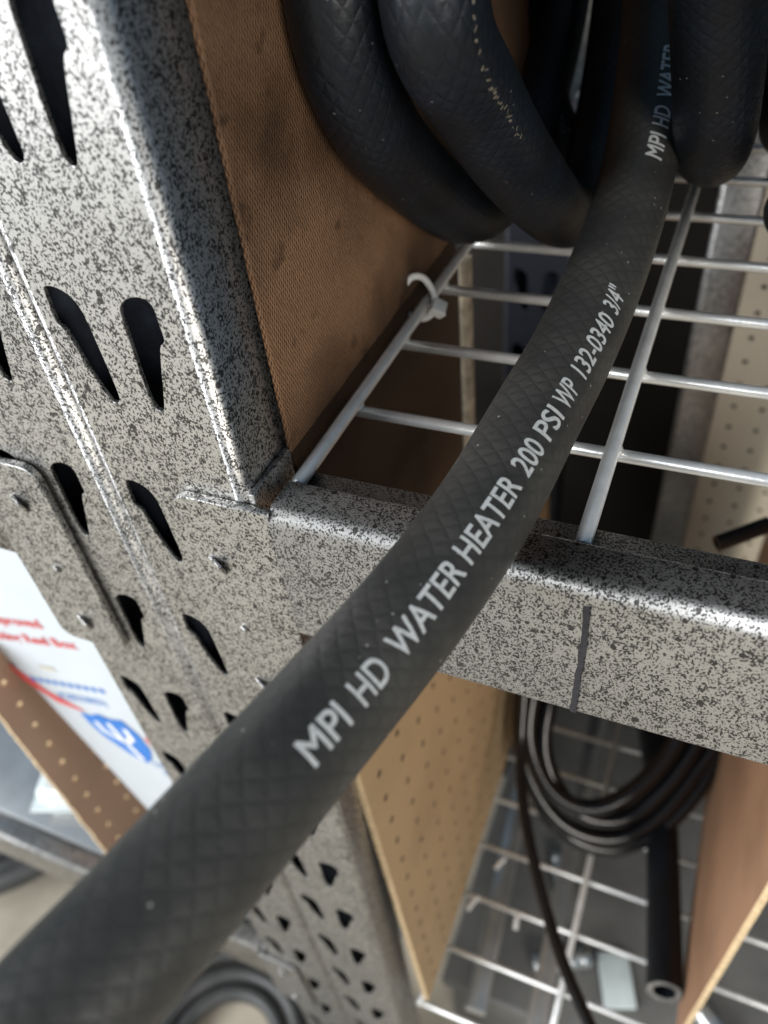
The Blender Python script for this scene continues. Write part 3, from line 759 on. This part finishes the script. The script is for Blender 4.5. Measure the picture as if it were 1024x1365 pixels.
THIN = [(0.034, 0.235, 0.60), (0.04, 0.2031, 0.5616), (0.0454, 0.179, 0.536), (0.0573, 0.1429, 0.5251), (0.0761, 0.1052, 0.5166), (0.0964, 0.0711, 0.5107), (0.1155, 0.0411, 0.5168), (0.1368, 0.0134, 0.5239), (0.155, -0.01, 0.53)]
tn, _ = tube('tubing', THIN, 0.0042, M['rubber_thin'], None, (0, 0, 1), 0.005, 14)
tag(tn, 'single thin black tube running down past the tan pegboard', 'tubing')
HANG = [(0.128, 0.36, 0.425), (0.1408, 0.3099, 0.4200), (0.1580, 0.2478, 0.4190), (0.1700, 0.1800, 0.4190), (0.1785, 0.1250, 0.4215), (0.1836, 0.0823, 0.4298)]
hg, HFR = tube('hose', HANG, 0.0133, M['rubber'], None, (0, 0, 1), 0.004, 32, inner=0.0085)
tag(hg, 'thick black hose with an open cut end on the lower deck', 'hose')
p_, t_, n_, b_ = HFR[-1]; v = []; f = []; sg = 40
for k in range(sg):
    a = 2 * PI * k / sg; d = n_ * math.cos(a) + b_ * math.sin(a)
    v += [p_ + d * (0.0131 + random.uniform(-.0006, .0003)) + t_ * 0.0003, p_ + d * 0.0108 + t_ * random.uniform(0.0006, 0.0016), p_ + d * (0.0084 + random.uniform(-.0005, .0005)) + t_ * 0.0002]
for k in range(sg):
    j = (k + 1) % sg
    for q in (0, 1): f.append((3 * k + q, 3 * j + q, 3 * j + q + 1, 3 * k + q + 1))
cf = link('cut_face', mesh('cut_face', v, f), M['cut'], hg); cf['label'] = 'pale frayed cut end of the hose'
def lowtie(a, b, c, label):
    a = tuple(b[i] + (a[i] - b[i]) * 0.6 for i in range(3)); c = tuple(b[i] + (c[i] - b[i]) * 0.3 for i in range(3))
    o, _ = tube('zip_tie', [a, b, c], 0.0020, M['nylon'], None, (0.3, 0.5, 0.8), 0.0015, 10)
    tag(o, label, 'zip tie', 'zip ties on the lower deck')
lowtie((0.046, 0.150, 0.4075), (0.040, 0.138, 0.4095), (0.036, 0.124, 0.4075), 'white zip tie tail on the lower deck beside the tan pegboard, upper one')
lowtie((0.034, 0.112, 0.4075), (0.028, 0.098, 0.4095), (0.024, 0.082, 0.4075), 'white zip tie tail on the lower deck beside the tan pegboard, lower one')
lowtie((0.066, 0.110, 0.4075), (0.067, 0.098, 0.4090), (0.070, 0.080, 0.4040), 'pale zip tie end on the lower deck beside the single thin tube')
lowtie((0.068, 0.220, 0.4105), (0.068, 0.205, 0.412), (0.069, 0.188, 0.4105), 'bright white zip tie end inside the loops of thin tubing')
# things under the lower deck
bn = empty('storage_bin', (0.20, 0.34, 0)); tag(bn, 'grey plastic storage bin on the floor under the lower deck', 'bin')
link('bin_body', box_mesh('bin_body', (-0.20, -0.24, 0.0), (0.20, 0.13, 0.17), 0.008, 3), M['bin'], bn)
link('bin_lid', box_mesh('bin_lid', (-0.208, -0.248, 0.1705), (0.208, 0.138, 0.185), 0.005, 3), M['bin'], bn)
pk = link('paper_packet', box_mesh('paper_packet', (-0.016, -0.026, 0), (0.016, 0.026, 0.006), 0.002), M['paper'])
pk.location = (0.175, 0.19, 0.155); pk.rotation_euler = (0.5, 0.1, 0.35)
pk.location = (0.160, 0.155, 0.1865); pk.rotation_euler = (0, 0, 0.35)
tag(pk, 'small bluish white packet under the lower deck left of the cut hose', 'packet')
for k, (x0, y0, x1, y1, z, lab) in enumerate(((0.045, 0.05, 0.02, 0.42, 0.30, 'dull steel bar under the lower deck nearest the tan pegboard'), (0.098, 0.03, 0.085, 0.42, 0.27, 'dull steel bar under the lower deck below the thin tubing coil'))):
    a = Vector((x0, y0, z)); b = Vector((x1, y1, z)); L = (b - a).length
    o = link('steel_bar', box_mesh('steel_bar', (-0.009, 0, -0.006), (0.009, L, 0.006), 0.0015), M['silver'])
    o.location = a; o.rotation_euler = (0, 0, math.atan2(-(b - a).x, (b - a).y))
    tag(o, lab, 'steel bar', 'steel bars under the lower deck')
st, _ = tube('rubber_offcut', [(0.1423, 0.173, 0.8048), (0.152, 0.180, 0.8068), (0.1650, 0.190, 0.8093)], 0.0042, M['rubber_thin'], None, (0, 0, 1), 0.003, 12)
tag(st, 'short black tube stub below the deck at the right, before the cream pegboard', 'tube')
wrap_text('3/4"', 0.035, 0.052, 1.8, 1.8, 0.006, nb, NFR, 0.0125)
S_ = 0.0
for a_, b_ in zip(CFR, CFR[1:]): S_ += (b_[0] - a_[0]).length
worn_print(coil, CFR, RCO, 0.690, 0.84, 0.50, n=110, w=0.0015, keep=0.6)

SHADE_COIL = []  # coil added at the far right to keep side light off the deck
for i in range(14 * 3 + 1):
    a = 2 * PI * i / 14 + 0.6
    SHADE_COIL.append((0.172 + 0.0285 * i / 14, 0.175 + 0.128 * math.cos(a), 0.9484 + 0.0135 + 0.128 + 0.128 * math.sin(a)))
sd, _ = tube('hose_coil', SHADE_COIL, 0.0132, M['rubber'], None, (1, 0, 0), 0.005, 24)
tag(sd, 'black hose coil added on the deck at the far right to block light', 'hose coil', 'black hoses on the wire deck')

# loose bright pipe fittings on the bin lid under the lower deck
def fitting(loc, rz, L, r, label):
    e = empty('pipe_fitting', loc); e.rotation_euler = (0, 0, rz); tag(e, label, 'pipe fitting', 'pipe fittings under the lower deck')
    link('barrel', rod_mesh('barrel', (-L / 2, 0, r * 1.15), (L / 2, 0, r * 1.15), r, 18), M['silver'], e)
    for sx in (-1, 1):
        link('collar', rod_mesh('collar', (sx * L * 0.36 - 0.004, 0, r * 1.15), (sx * L * 0.36 + 0.004, 0, r * 1.15), r * 1.15, 6, 0.1), M['silver'], e)
fitting((0.105, 0.150, 0.1856), 0.5, 0.060, 0.010, 'bright metal pipe fitting under the lower deck left of the white packet')
fitting((0.085, 0.235, 0.1856), 1.9, 0.050, 0.009, 'bright metal pipe fitting under the lower deck below the tubing coil')
fitting((0.245, 0.150, 0.1856), 2.4, 0.055, 0.011, 'bright metal pipe fitting under the lower deck at the lower right corner')
